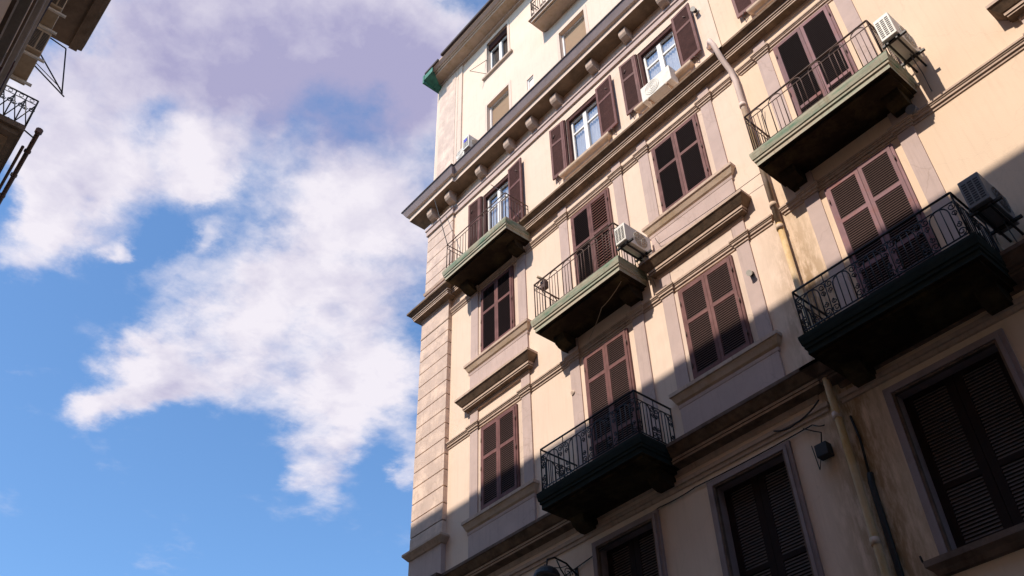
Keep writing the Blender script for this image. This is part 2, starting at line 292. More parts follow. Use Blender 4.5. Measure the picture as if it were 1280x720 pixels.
def thing(name, label, cat, loc, group=None, world=False):
    o = bpy.data.objects.new(name, None); C.objects.link(o); o.location = loc; o['label'] = label; o['category'] = cat
    o.empty_display_size = .2
    if group: o['group'] = group
    if world: o['_w'] = 1
    return o
def tag(o, label, cat, group=None):
    o['label'] = label; o['category'] = cat
    if group: o['group'] = group
    return o
def struct(o): o['kind'] = 'structure'; return o

# ---------------------------------------------------------------- ground
g = MB(); g.face([(-400, -400, -1.72), (400, -400, -1.72), (400, 400, -1.72), (-400, 400, -1.72)], 'paving'); struct(g.build('ground'))
g = MB(); g.box(-200, 200, -9.3, -1.6, -1.80, -1.715, 'asphalt'); struct(g.build('road'))
g = MB(); g.box(-200, 200, -1.6, 0.2, -1.85, -1.60, 'paving'); g.box(-200, 200, -1.6, -1.45, -1.86, -1.596, 'stone'); struct(g.build('pavement'))
g = MB(); g.box(-200, 200, -11.6, -9.3, -1.85, -1.60, 'paving'); g.box(-200, 200, -9.45, -9.3, -1.86, -1.596, 'stone'); struct(g.build('pavement'))

# ================================================================ APARTMENT BUILDING
B = thing('apartment_building', 'tall cream and pink stuccoed apartment building with brown shutters, balconies and rusticated corner pier', 'building', (-4, 0, -1.6), world=True)
XL, XR, ZT = -16.2, 10.0, 26.6
CX = [-13.12, -9.78, -7.17, -3.87, .23]
CD = [-13.13, -9.72, -7.155, -3.87, .23]    # openings of the row under the bracketed cornice
holes = []
for i, x in enumerate(CD): holes.append((x-.58, x+.58, 16.25 if i == 0 else 17.12, 19.05))
for x in [-12.99, -9.73, -7.1, -3.85, .23]: holes.append((x-.51, x+.51, 21.1, 22.92))
holes.append((-12.97-.52, -12.97+.52, 24.45, 26.16))
for x in [-7.1, -3.85, .23]: holes.append((x-.52, x+.52, 24.45, 26.16))
holes.append((-10.3, -9.2, 23.84, 26.16))
holes.append((-11.68, -11.4, 21.75, 22.25))
for x, hw in [(-13.1, .64), (-9.83, .64), (-7.15, .66), (-3.83, .74), (.3, .74)]: holes.append((x-hw, x+hw, 4.95, 7.27))
xs = sorted({XL, XR} | {h[0] for h in holes} | {h[1] for h in holes}); zs = sorted({-1.6, ZT} | {h[2] for h in holes} | {h[3] for h in holes})
w = MB()
for a, b_ in zip(xs, xs[1:]):
    for c, d in zip(zs, zs[1:]):
        mx_, mz = (a+b_)/2, (c+d)/2
        if any(h[0] < mx_ < h[1] and h[2] < mz < h[3] for h in holes): continue
        w.face([(a, 0, c), (b_, 0, c), (b_, 0, d), (a, 0, d)], 'cream')
for h in holes:
    q = .32
    for p in ([(h[0], 0, h[2]), (h[0], 0, h[3]), (h[0], q, h[3]), (h[0], q, h[2])], [(h[1], 0, h[3]), (h[1], 0, h[2]), (h[1], q, h[2]), (h[1], q, h[3])],
              [(h[0], 0, h[3]), (h[1], 0, h[3]), (h[1], q, h[3]), (h[0], q, h[3])], [(h[1], 0, h[2]), (h[0], 0, h[2]), (h[0], q, h[2]), (h[1], q, h[2])]):
        w.face(p, 'greyframe' if h[3] < 8 else 'cream')
    w.face([(h[0], q, h[2]), (h[1], q, h[2]), (h[1], q, h[3]), (h[0], q, h[3])], 'black')
w.face([(XL, 0, -1.6), (XL, 0, ZT), (XL, 12, ZT), (XL, 12, -1.6)], 'cream'); w.face([(XR, 0, ZT), (XR, 0, -1.6), (XR, 12, -1.6), (XR, 12, ZT)], 'cream')
w.face([(XR, 12, -1.6), (XL, 12, -1.6), (XL, 12, ZT), (XR, 12, ZT)], 'cream')
w.build('wall', B)
rf = MB(); rf.box(XL-.1, XR, 0.0, 12.1, ZT+.0, ZT+.2, 'tiles'); rf.build('roof', B)

# corner pier, rusticated
pr = MB(); PX0, PX1 = XL-.01, -15.02
def block(z0, z1, d=.12, m='pier', x1=PX1): pr.box(PX0-.02, x1, -d, .6, z0, z1, m)
zj = [15.42, 15.05, 14.66, 14.26, 13.86, 13.46, 13.05, 12.62, 12.21, 11.79, 11.37, 10.96, 10.53, 10.11, 9.69, 9.30]
g2 = .015
block(15.42+g2, 16.02)
for a, b_ in zip(zj, zj[1:]): block(b_+g2, a-g2)
pr.box(PX0, PX1-.03, -.085, .58, 9.2, 16.0, 'soffit')
pr.box(PX0-.02, PX1, -.135, .6, 15.40, 15.44, 'stone')
block(8.3, 9.14, .12, 'pink'); block(-1.6, 7.85, .12, 'pink')
zk = [17.05+.41*k for k in range(6)]
for a, b_ in zip(zk, zk[1:]+[19.34]): block(a+g2, b_-g2, .07)
pr.box(PX0, PX1-.012, -.055, .58, 17.0, 19.34, 'stone')
block(16.5, 17.0, .07, 'pink')
UX1 = -14.76
pr.box(PX0+.13, UX1, -.05, .6, 20.45, 26.5, 'palepink', )
pr.box(PX0+.26, UX1-.33, -.062, .5, 20.5, 26.45, 'pier'); pr.box(UX1-.22, UX1-.20, -.056, .5, 20.5, 26.45, 'stone')
pr.build('corner_pier', B)
pc = MB(); pc.mould(PX0, PX1, [(0, 9.13), (.03, 9.14), (.06, 9.18), (.13, 9.26), (.13, 9.31), (0, 9.33)], 'stone', .12)
pc.build('pier_moulding', B)
pc = MB(); pc.mould(PX0, PX1, [(0, 17.0), (.03, 17.0), (.05, 17.08), (0, 17.12)], 'stone', .07)
pc.build('pier_moulding', B)

# cornices
def segs(mb, prof, mats, m='stone', gap=True, y0=0, xr=XR):
    if gap:
        mb.mould(PX1+.02, -5.72, prof, m, y0, mats); mb.mould(-5.30, xr, prof, m, y0, mats if prof is not P1 else ['shade_darkstone']*11)  # right run of the lower cornice is all in the painted shade tone
    else: mb.mould(PX1+.02, xr, prof, m, y0, mats)
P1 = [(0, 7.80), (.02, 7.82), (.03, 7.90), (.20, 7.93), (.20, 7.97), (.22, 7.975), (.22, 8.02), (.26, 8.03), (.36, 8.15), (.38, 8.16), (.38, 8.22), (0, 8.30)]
M1 = ['stone', 'stone', 'undershade', 'stone', 'undershade', 'stone', 'undershade', 'undershade', 'shade_darkstone', 'shade_darkstone', 'shade_darkstone']
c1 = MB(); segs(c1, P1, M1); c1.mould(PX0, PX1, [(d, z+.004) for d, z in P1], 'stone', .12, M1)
c1.build('lower_cornice', B)
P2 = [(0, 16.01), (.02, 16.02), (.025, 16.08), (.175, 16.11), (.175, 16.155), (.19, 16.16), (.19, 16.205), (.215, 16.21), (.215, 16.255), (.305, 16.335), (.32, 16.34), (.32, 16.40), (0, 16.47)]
m2 = ['stone', 'stone', 'undershade', 'stone', 'undershade', 'stone', 'undershade', 'stone', 'undershade', 'undershade', 'undershade', 'stone']
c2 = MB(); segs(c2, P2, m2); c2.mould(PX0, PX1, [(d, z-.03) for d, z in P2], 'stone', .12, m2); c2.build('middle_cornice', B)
P3 = [(0, 20.03), (.42, 20.05), (.42, 20.22), (.50, 20.24), (.60, 20.43), (.62, 20.44), (.62, 20.48), (0, 20.62)]
m3 = ['soffit', 'palepink', 'palepink', 'lead', 'tiles', 'tiles', 'tiles']
c3 = MB(); c3.mould(PX1+.25, XR, P3, 'stone', 0, m3); c3.mould(PX0-.0, PX1+.1, [(d, z-.01) for d, z in P3], 'stone', .08, m3)
PB = [(0, 19.34), (.05, 19.35), (.05, 19.52), (.08, 19.54), (.08, 19.60), (0, 19.62)]
c3.mould(PX1+.02, XR, PB, 'stone', 0, ['stone', 'pink', 'pink', 'pink', 'stone']); c3.mould(PX0, PX1, [(d, z-.005) for d, z in PB], 'stone', .07, ['stone', 'pink', 'pink', 'pink', 'stone'])
cz = c3.build('bracketed_cornice', B)
bx = -15.76
k = 0
for bx in [-15.8, -14.93, -13.6, -12.35, -11.4, -10.42, -9.05, -7.86, -6.6, -5.4, -4.2, -3.0, -1.8, -.6, .6, 1.8, 3.0, 4.2, 5.4, 6.6]:
    m_ = MB(); prof = [(.06, 19.64), (.16, 19.67), (.25, 19.73), (.29, 19.80), (.30, 19.88), (.28, 19.98), (.26, 20.03), (.02, 20.03), (.02, 19.64)]
    y0 = .08 if bx < -14.9 else 0
    hw = .11
    for sx in (-hw, hw): m_.face([(bx+sx, -d-y0, z) for d, z in (prof if sx < 0 else prof[::-1])], 'stone')
    for (d0, z0), (d1, z1) in zip(prof, prof[1:]+prof[:1]):
        m_.face([(bx-hw, -d0-y0, z0), (bx+hw, -d0-y0, z0), (bx+hw, -d1-y0, z1), (bx-hw, -d1-y0, z1)], 'stone')
    o = m_.build('bracket', B); o.parent = cz; o.location = (0, 0, 0); 

# string courses, stepping out round the strips that flank each window
def prof_string(z): return [(0, z-.085), (.02, z-.083), (.02, z-.03), (.045, z-.028), (.045, z+.02), (.06, z+.022), (.06, z+.045), (.078, z+.05), (.078, z+.085), (0, z+.10)]
for zc in (11.57, 15.65, 7.63):
    m_ = MB(); P = prof_string(zc)
    if zc == 7.63: P = [(0, 7.55), (.03, 7.56), (.03, 7.62), (.06, 7.63), (.06, 7.70), (0, 7.72)]
    m_.mould(PX1+.015, -5.62, P, 'stone'); m_.mould(-5.32, XR, P, 'stone')
    if zc != 7.63:
        for x in CX:
            for s in (-1, 1):
                a, b_ = sorted((x+s*.765, x+s*1.045)); m_.mould(a, b_, [(d, z+.003) for d, z in P], 'stone', .036)
    m_.build('string_course', B)
# flanking strips (lesene) and panels: one part per bay and storey
for r, (z0, z1) in enumerate(((8.33, 12.02), (12.45, 16.02))):
    for i, x in enumerate(CX):
        win = i in (0, 2, 4)
        m_ = MB()
        for s in (-1, 1):
            a, b_ = sorted((x+s*.765, x+s*1.045)); m_.box(a, b_, -.036, .02, z0, z1, 'pink')
        m_.box(x-.764, x+.764, -.012, .02, z0, (11.44 if r == 0 else 15.52), 'palepink' if win else 'cream')
        if win: # panel under the sill
            zs0, zs1 = (8.32, 9.0) if r == 0 else (12.40, 13.10)
            m_.box(x-1.05, x+1.05, -.05, .02, zs0, zs1, 'pink')
            if i == 4 or i == 2: m_.box(x-.765+.01, x+.765-.01, -.03, .02, 11.71, 12.0, 'palepink') if r == 0 else None
        m_.build('window_surround', B)
# hoods over row B windows and sills under row B / C windows
HP = [(0, 12.0), (.02, 12.01), (.02, 12.07), (.115, 12.10), (.115, 12.135), (.135, 12.14), (.135, 12.20), (.155, 12.21), (.255, 12.35), (.27, 12.36), (.27, 12.42), (0, 12.47)]

# ---- shutters and windows
def leaf(x0, x1, z0, z1, y, mats, rails, pitch=.052, tilt=1, parent=None, open_=False, st=.065, T=None, name='shutter', solid=False):
    """louvred leaf: stiles, rails and real tilted slats; y is the front face (negative = proud)"""
    fr, sm = mats; m_ = MB(); th = .04
    m_.box(x0, x0+st, y, y+th, z0, z1, fr, T); m_.box(x1-st, x1, y, y+th, z0, z1, fr, T)
    zz = [z0]+sorted(rails)+[z1]; hs = [.10]+[.05]*len(rails)+[.07]
    m_.box(x0+st, x1-st, y+.001, y+th-.001, z0, z0+.10, fr, T); m_.box(x0+st, x1-st, y+.001, y+th-.001, z1-.07, z1, fr, T)
    for r_ in rails: m_.box(x0+st, x1-st, y+.001, y+th-.001, r_-.04, r_+.04, fr, T)
    bounds = [z0+.10]+[v for r_ in sorted(rails) for v in (r_-.04, r_+.04)]+[z1-.07]
    ks = m_.mi(sm)
    if solid:
        m_.box(x0+st, x1-st, y+.012, y+th-.004, z0+.10, z1-.07, sm, T)
    for a, b_ in zip(bounds[::2], bounds[1::2]):
        n = max(1, int((b_-a)/pitch)); pp = (b_-a)/n
        if solid:
            for i in range(n): m_.box(x0+st, x1-st, y+.008, y+.0125, a+pp*i+pp*.35, a+pp*i+pp*.8, sm, T)
            continue
        for i in range(n):
            z = a+pp*(i+.5)
            j = 0
            dz = .017*tilt
            P = [(x0+st, y+.006, z-dz+j), (x1-st, y+.006, z-dz+j), (x1-st, y+.006, z-dz+.009+j), (x0+st, y+.006, z-dz+.009+j),
                 (x0+st, y+.036, z+dz+j), (x1-st, y+.036, z+dz+j), (x1-st, y+.036, z+dz+.009+j), (x0+st, y+.036, z+dz+.009+j)]
            if T: P = [tuple(T @ Vector(q)) for q in P]
            b = len(m_.v); m_.v += P
            for f in ((0, 1, 2, 3), (3, 2, 6, 7), (1, 0, 4, 5), (5, 4, 7, 6)):
                m_.f.append(tuple(b+q for q in f)); m_.m.append(ks); m_.smooth.append(False)
    m_.box(x0+st, x1-st, y+th-.0015, y+th+.004, z0+.05, z1-.03, 'black', T)
    # hinges
    o = m_.build(name); o.parent = parent; o.location = (0, 0, 0)
    return o
def closed_pair(name, x, z0, z1, hw, mats, rails, y=-.075, label=None, frame=True, tilts=(1, 1), slmats=None, pitches=(.046, .046)):
    f = MB()
    if frame:
        fy = y+.012
        f.box(x-hw-.045, x-hw-.002, fy, .0, z0, z1+.04, mats[0]); f.box(x+hw+.002, x+hw+.045, fy, .0, z0, z1+.04, mats[0]); f.box(x-hw-.002, x+hw+.002, fy, .0, z1+.002, z1+.04, mats[0])
        for s in (-1, 1):
            for hz in (z0+.3, (z0+z1)/2, z1-.3): f.tube([(x+s*(hw+.01), y-.008, hz-.05), (x+s*(hw+.01), y-.008, hz+.05)], .012, 'iron', 5)
    w_ = f.build(name, B)
    if label: w_['label'] = label
    sm = slmats or (mats[1], mats[1])
    leaf(x-hw, x-.004, z0+.01, z1, y, (mats[0], sm[0]), rails, parent=w_, tilt=tilts[0], pitch=pitches[0]); leaf(x+.004, x+hw, z0+.01, z1, y-.004, (mats[0], sm[1]), rails, parent=w_, tilt=tilts[1], pitch=pitches[1])
    return w_
def sillmould(x, zt, parent, hw=1.05, d=.12):
    m_ = MB(); m_.mould(x-hw, x+hw, [(0, zt-.36), (.02, zt-.35), (.03, zt-.29), (.015, zt-.28), (.05, zt-.24), (d-.02, zt-.12), (d, zt-.11), (d, zt-.04), (0, zt)], 'stone', .036, mats=['pink', 'pink', 'stone', 'sillst', 'sillst', 'stone', 'stone', 'stone'])
    o = m_.build('sill'); o.parent = parent; o.location = (0, 0, 0)
wins = {}
for i in (0, 2, 4):
    x = CX[i]
    wb = closed_pair('window', x, 9.33, 11.36, .575 if i == 0 else .6, ('paint', 'slat'), [10.58]); sillmould(x, 9.33, wb)
    hm = MB(); hm.mould(x-1.04, x+1.04, [(d, z) for d, z in HP], 'stone', .036, mats=['stone', 'stone', 'undershade', 'stone', 'undershade', 'stone', 'undershade', 'undershade', 'undershade', 'stone', 'stone'])
    o = hm.build('hood'); o.parent = wb; o.location = (0, 0, 0)
    wc = closed_pair('window', x, 13.45, 15.47, .575 if i == 0 else .6, ('paint', 'darkslat'), [14.68]); sillmould(x, 13.45, wc)
# doors on the balconies
closed_pair('balcony_door', CX[1], 8.3, 11.35, .575, ('paint', 'slat'), [10.72, 9.3])
closed_pair('balcony_door', CX[3], 8.3, 11.36, .60, ('mauve', 'slat'), [10.55, 9.5], label='faded mauve and rust shuttered balcony door')
closed_pair('balcony_door', CX[1], 12.5, 15.42, .575, ('paint', 'slat'), [14.40, 13.3], tilts=(1, .6), slmats=('darkslat', 'palepaint'), pitches=(.052, .078))
closed_pair('balcony_door', CX[3], 12.5, 15.48, .60, ('mauve', 'darkslat'), [13.5], label='pale mauve shuttered balcony door with dark slats')

# row D: open shutters, white casements
def glazed(x, hw, z0, z1, y, parent, trans=None, mull=True):
    f = MB(); a = .055
    f.box(x-hw, x-hw+a, y, y+.05, z0, z1, 'white'); f.box(x+hw-a, x+hw, y, y+.05, z0, z1, 'white')
    f.box(x-hw+a, x+hw-a, y+.001, y+.05, z0, z0+.08, 'white'); f.box(x-hw+a, x+hw-a, y+.001, y+.05, z1-.06, z1, 'white')
    if mull: f.box(x-.06, x+.06, y-.015, y+.049, z0+.08, z1-.06, 'white')
    if trans:
        for s in (-1, 1):
            u, v = sorted((x+s*.06, x+s*(hw-a))); f.box(u, v, y+.004, y+.046, trans-.03, trans+.03, 'white')
    o = f.build('casement'); o.parent = parent; o.location = (0, 0, 0)
    p = MB(); p.face([(x-hw+a, y+.028, z0+.08), (x+hw-a, y+.028, z0+.08), (x+hw-a, y+.028, z1-.06), (x-hw+a, y+.028, z1-.06)], 'glass')
    o = p.build('glass_pane'); o.parent = parent; o.location = (0, 0, 0)
    c_ = MB(); n = 40; y2 = y+.09
    for i in range(n):
        u0, u1 = x-hw+a+(2*hw-2*a)*i/n, x-hw+a+(2*hw-2*a)*(i+1)/n
        q0, q1 = y2+.012*math.sin(i*1.7), y2+.012*math.sin((i+1)*1.7)
        c_.face([(u0, q0, z0+.1), (u1, q1, z0+.1), (u1, q1, z1-.02), (u0, q0, z1-.02)], 'curtain', True)
    o = c_.build('curtain'); o.parent = parent; o.location = (0, 0, 0)
for i, x in enumerate(CD):
    door = i == 0; z0 = 16.27 if door else 17.14; z1 = 19.03
    f = MB(); y = .10
    f.box(x-.58, x-.50, .02, .12, z0, z1, 'paintdark'); f.box(x+.50, x+.58, .02, .12, z0, z1, 'paintdark'); f.box(x-.5, x+.5, .021, .12, z1-.10, z1, 'paintdark')
    f.box(x-.655, x-.615, -.075, -.0, z0, z1, 'paint'); f.box(x-.612, x-.585, -.05, -.0, z0, z1, 'paintdark')
    for hz in (z0+.02, z1-.3): f.tube([(x-1.0, -.01, hz-.12), (x-1.0, -.10, hz-.10), (x-.93, -.11, hz-.02)], .012, 'iron', 5); f.tube([(x+1.0, -.01, hz-.12), (x+1.0, -.11, hz-.10), (x+.93, -.12, hz-.02)], .012, 'iron', 5)
    w_ = f.build('balcony_door' if door else 'window', B)
    glazed(x, .5, z0+.01, z1-.10, .10, w_, trans=z1-.62)
    # shutters folded back on the wall, right one flat, left one a little ajar
    lf = [z0+1.25] if not door else [z0+.75, z0+1.95]
    Tl = Matrix.Translation((x-.66, -.04, 0)) @ Matrix.Rotation(R(3), 4, 'Z') @ Matrix.Translation((-(x-.66), 0, 0))
    Tr = Matrix.Translation((x+.6, -.05, 0)) @ Matrix.Rotation(R(-3), 4, 'Z') @ Matrix.Translation((-(x+.6), 0, 0))
    leaf(x-1.12, x-.66, z0, z1, -.04, ('paint', 'paintdark'), lf, parent=w_, T=Tl, pitch=.045, solid=True)
    leaf(x+.6, x+1.16, z0, z1, -.04, ('paint', 'paintdark'), lf, parent=w_, T=Tr, pitch=.045, solid=True)
    if not door:
        m_ = MB(); m_.mould(x-.72, x+.72, [(0, 16.88), (.03, 16.9), (.05, 16.96), (.12, 17.0), (.14, 17.03), (.14, 17.10), (0, 17.13)], 'sillst', 0)
        o = m_.build('sill'); o.parent = w_; o.location = (0, 0, 0)
# row E: roller blinds
for i, x in enumerate([-12.99, -9.73, -7.1, -3.85, .23]):
    f = MB(); z0, z1 = 21.1, 22.92
    for s in (-1, 1):
        a, b_ = sorted((x+s*.51, x+s*.62)); f.box(a, b_, -.012, .01, z0, z1+.1, 'palepink')
        a, b_ = sorted((x+s*.51, x+s*.455)); f.box(a, b_, .11, .2, z0, z1, 'white')
    f.box(x-.51, x+.51, -.013, .01, z1+.0, z1+.1, 'palepink'); f.box(x-.455, x+.455, .12, .2, z1-.05, z1, 'white'); f.box(x-.5, x+.5, .12, .15, z0, z0+.06, 'white')
    w_ = f.build('window', B)
    bl = MB(); n = 34
    for q in range(n):
        za = z0+(z1-z0-.05)*q/n; zb = z0+(z1-z0-.05)*(q+1)/n
        bl.face([(x-.455, .17, za), (x+.455, .17, za), (x+.455, .155, zb-.01), (x-.455, .155, zb-.01)], 'blind'); bl.face([(x-.455, .155, zb-.01), (x+.455, .155, zb-.01), (x+.455, .17, zb), (x-.455, .17, zb)], 'blind')
    o = bl.build('roller_blind'); o.parent = w_; o.location = (0, 0, 0)
# small attic light and row F
f = MB(); f.box(-11.68, -11.64, .03, .1, 21.75, 22.25, 'white'); f.box(-11.44, -11.4, .03, .1, 21.75, 22.25, 'white'); f.box(-11.64, -11.44, .031, .1, 22.20, 22.25, 'white')
f.box(-11.64, -11.44, .06, .08, 21.75, 22.2, 'curtain'); w_ = f.build('small_window', B)
for i, x in enumerate([-12.97, -7.1, -3.85, .23]):
    f = MB(); z0, z1 = 24.45, 26.16
    for s in (-1, 1):
        a, b_ = sorted((x+s*.52, x+s*.62)); f.box(a, b_, -.02, .01, z0, z1+.08, 'palepink')
    f.box(x-.52, x+.52, -.021, .01, z1, z1+.08, 'palepink')
    f.mould(x-.62, x+.66, [(0, 24.30), (.08, 24.34), (.08, 24.42), (0, 24.46)], 'stone', 0)
    f.box(x-.52, x+.52, .06, .2, z1-.28, z1, 'paintdark')
    w_ = f.build('window', B)
    glazed(x, .51, z0+.01, z1-.28, .14, w_)
    for o in w_.children:
        if o.name.startswith('curtain'): o.data.materials[0] = MT['grille']
f = MB(); x = -9.75; f.box(-10.3, -10.24, .03, .1, 23.85, 26.16, 'white'); f.box(-9.26, -9.2, .03, .1, 23.85, 26.16, 'white')
w_ = f.build('balcony_door', B); glazed(x, .49, 23.86, 26.14, .1, w_)
# row A: deep set shutters in moulded frames
for x, hw in [(-13.1, .64), (-9.83, .64), (-7.15, .66), (-3.83, .74), (.3, .74)]:
    f = MB(); z0, z1 = 4.95, 7.27
    for (a0, a1, p, mm) in ((.09, .15, .05, 'greyframe'), (.035, .09, .075, 'greyframe'), (.0, .035, .055, 'shade_darkstone')):
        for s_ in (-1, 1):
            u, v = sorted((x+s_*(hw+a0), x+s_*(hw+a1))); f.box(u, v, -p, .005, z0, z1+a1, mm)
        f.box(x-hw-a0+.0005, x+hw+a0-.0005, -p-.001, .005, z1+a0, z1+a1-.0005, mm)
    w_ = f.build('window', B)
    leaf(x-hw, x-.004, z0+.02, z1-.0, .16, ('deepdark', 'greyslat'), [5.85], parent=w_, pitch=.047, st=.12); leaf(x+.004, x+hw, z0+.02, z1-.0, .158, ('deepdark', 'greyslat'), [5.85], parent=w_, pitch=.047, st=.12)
    m_ = MB(); m_.mould(x-hw-.2, x+hw+.2, [(0, 4.70), (.05, 4.72), (.08, 4.78), (.14, 4.84), (.14, 4.92), (0, 4.95)], 'shade_darkstone', 0)
    for s in (-1, 1): m_.tube([(x+s*(hw+.35), -.02, 4.9), (x+s*(hw+.35), -.12, 4.93), (x+s*(hw+.35), -.14, 5.0)], .015, 'blackiron', 5)
    o = m_.build('sill'); o.parent = w_; o.location = (0, 0, 0)
# eaves
def shelf(mb, x0, x1, prof, m, mats=None):
    """closed profile (y, z) swept straight along X"""
    n = len(prof)
    for i in range(n):
        (a, b_), (c_, d) = prof[i], prof[(i+1) % n]
        mb.face([(x0, a, b_), (x1, a, b_), (x1, c_, d), (x0, c_, d)], mats[i] if mats else m)
    mb.face([(x0, a, b_) for a, b_ in prof], m); mb.face([(x1, a, b_) for a, b_ in prof][::-1], m)
ev = MB(); EP = [(-.02, 26.40), (.10, 26.42), (.10, 26.50), (.14, 26.51), (.44, 26.52), (.44, 26.585), (.49, 26.59), (.49, 26.635), (.54, 26.64), (.62, 26.70), (.64, 26.71), (.64, 26.77), (-.02, 26.9)]
shelf(ev, -16.08, XR, [(-d, z) for d, z in EP], 'stone', mats=['stone', 'pink', 'stone', 'sillst', 'palepink', 'sillst', 'palepink', 'stone', 'pink', 'palepink', 'stone', 'tiles', 'stone'])
ev.build('eaves', B)
gt = MB(); gt.box(-15.1, XR, -.73, -.645, 26.73, 26.83, 'tiles'); gt.box(-16.05, -15.3, -.70, -.645, 26.70, 26.79, 'tiles')
gt.build('gutter', B)
cu = MB(); cu.face([(-16.14, .0, 26.28), (-15.98, .0, 26.30), (-15.60, -.62, 26.46), (-16.16, -.68, 26.42)], 'copper'); cu.box(-16.16, -16.085, -.69, .3, 26.30, 26.72, 'copper'); cu.box(-16.08, -15.62, -.675, -.645, 26.44, 26.69, 'copper'); cu.box(-16.08, -15.9, -.3, -.01, 26.33, 26.40, 'copper')
cu.build('copper_flashing', B)
# joint line in row D plaster
jl = MB(); jl.box(-5.565, -5.55, -.006, .0, 16.5, 26.4, 'soffit'); jl.build('plaster_joint', B)

# ---- balconies
def arc(c, r, a0, a1, ax, n=8):
    """points of an arc in the vertical plane spanned by ax and Z"""
    return [(c[0]+ax[0]*r*math.cos(a), c[1]+ax[1]*r*math.cos(a), c[2]+r*math.sin(a)) for a in [a0+(a1-a0)*i/n for i in range(n+1)]]
def spiral(mb, c, r, ax, m, turns=1.4, sgn=1, start=0, t=.009):
    pts = []
    n = 14
    for i in range(n+1):
        a = start+sgn*turns*2*math.pi*i/n; q = r*(1-.75*i/n)
        pts.append((c[0]+ax[0]*q*math.cos(a), c[1]+ax[1]*q*math.cos(a), c[2]+q*math.sin(a)))
    mb.tube(pts, t, m, 4)
def rail_panel(mb, p0, p1, z0, h, style, m):
    p0, p1 = Vector((*p0, 0)), Vector((*p1, 0)); L_ = (p1-p0).length; ax = (p1-p0).normalized()
    at = lambda s, z: (p0.x+ax.x*s, p0.y+ax.y*s, z)
    top = z0+h
    mb.tube([at(0, top), at(L_, top)], .018 if style != 'plain' else .014, m, 6)
    mb.tube([at(0, z0+.07), at(L_, z0+.07)], .010, m, 4)
    mb.tube([at(0, z0-.02), at(0, top)], .013, m, 5); mb.tube([at(L_, z0-.02), at(L_, top)], .013, m, 5)
    if style == 'plain':
        mb.tube([at(0, top-.13), at(L_, top-.13)], .009, m, 4)
        n = max(2, round(L_/.115))
        for i in range(1, n): mb.tube([at(L_*i/n, z0-.01), at(L_*i/n, top-.13)], .0085, m, 4)
    elif style == 'arch':
        sub = top-.14
        mb.tube([at(0, sub), at(L_, sub)], .009, m, 4)
        u = .42; n = max(1, round(L_/u)); u = L_/n
        for i in range(n):
            s = (i+.5)*u; r_ = u*.31
            mb.tube([at(s-r_, z0+.07)]+arc(at(s, top-.02-r_), r_, math.pi, 0, ax, 8)+[at(s+r_, z0+.07)], .010, m, 4)
            for q in (-.33*r_, .33*r_): mb.tube([at(s+q, z0+.07), at(s+q, sub)], .0075, m, 4)
    elif style == 'scroll':
        sub = top-.15
        mb.tube([at(0, sub), at(L_, sub)], .009, m, 4); mb.tube([at(0, z0+.07), at(L_, z0+.07)], .012, m, 4)
        u = .56; n = max(1, round(L_/u)); u = L_/n
        for i in range(n):
            s = (i+.5)*u; r_ = u*.27
            mb.tube([at(s-r_, z0+.07)]+arc(at(s, sub-r_), r_, math.pi, 0, ax, 8)+[at(s+r_, z0+.07)], .0115, m, 4)
            mb.tube([at(s-r_*.35, z0+.07), at(s-r_*.35, sub-.02)], .009, m, 4); mb.tube([at(s+r_*.35, z0+.07), at(s+r_*.35, sub-.02)], .009, m, 4)
            for sg in (-1, 1):
                spiral(mb, at(s+sg*(r_+.055), sub-.07), .065, ax, m, sgn=-sg, start=math.pi/2)
                spiral(mb, at(s+sg*(r_+.055), sub-.19), .045, ax, m, sgn=sg, start=-math.pi/2)
                spiral(mb, at(s+sg*(r_+.05), z0+.15), .065, ax, m, sgn=sg, start=-math.pi/2)
                spiral(mb, at(s+sg*(r_+.05), z0+.27), .045, ax, m, sgn=-sg, start=math.pi/2)
            mb.tube([at(i*u, z0-.02), at(i*u, top)], .009, m, 4)
def balcony(x0, x1, dep, zb, zt, h, style, im, label, fm='slab', corbels=True, um='under', rise=.03, fm2=None):
    fm2 = fm2 or fm
    s = MB()
    P = [(-.06, zb+.0), (-.03, zb), (-.03, zb+.09), (-.005, zb+.10), (-.005, zb+.15), (.012, zb+.16), (.03, zt-.05), (.03, zt), (-.05, zt+.01)]
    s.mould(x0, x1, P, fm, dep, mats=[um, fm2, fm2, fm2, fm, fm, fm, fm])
    for v in range(len(s.f)):  # underside
        pass
    o = s.build('balcony', B); o['label'] = label
    u = MB(); u.box(x0+.10, x1-.10, -dep+.10, -.0, zb-.05, zb+.02, um)
    if corbels:
        for cx in (x0+.32, x1-.32):
            prof = [(0, zb-.26), (.16, zb-.27), (.26, zb-.24), (.34, zb-.18), (.38, zb-.10), (.40, zb+.0), (0, zb)]
            hw = .15
            for sx in (-hw, hw): u.face([(cx+sx, -d, z) for d, z in (prof if sx < 0 else prof[::-1])], um)
            for (d0, z0), (d1, z1) in zip(prof, prof[1:]+prof[:1]): u.face([(cx-hw, -d0, z0), (cx+hw, -d0, z0), (cx+hw, -d1, z1), (cx-hw, -d1, z1)], um)
    q = u.build('corbels'); q.parent = o; q.location = (0, 0, 0)
    r_ = MB(); e = .05; y = -(dep-e)
    zr = zt+rise
    rail_panel(r_, (x0+e, 0), (x0+e, y), zr, h, style, im); rail_panel(r_, (x0+e, y), (x1-e, y), zr, h, style, im); rail_panel(r_, (x1-e, y), (x1-e, 0), zr, h, style, im)
    q = r_.build('railing'); q.parent = o; q.location = (0, 0, 0)
    return o
balcony(-10.93, -8.42, .97, 7.9, 8.22, .88, 'scroll', 'blackiron', 'shaded balcony with black scrollwork railing, left one of the lower pair', 'slabshade')
balcony(-5.2, -2.5, .97, 7.9, 8.22, .82, 'scroll', 'blackiron', 'shaded balcony with black scrollwork railing, right one of the lower pair', 'slabshade')
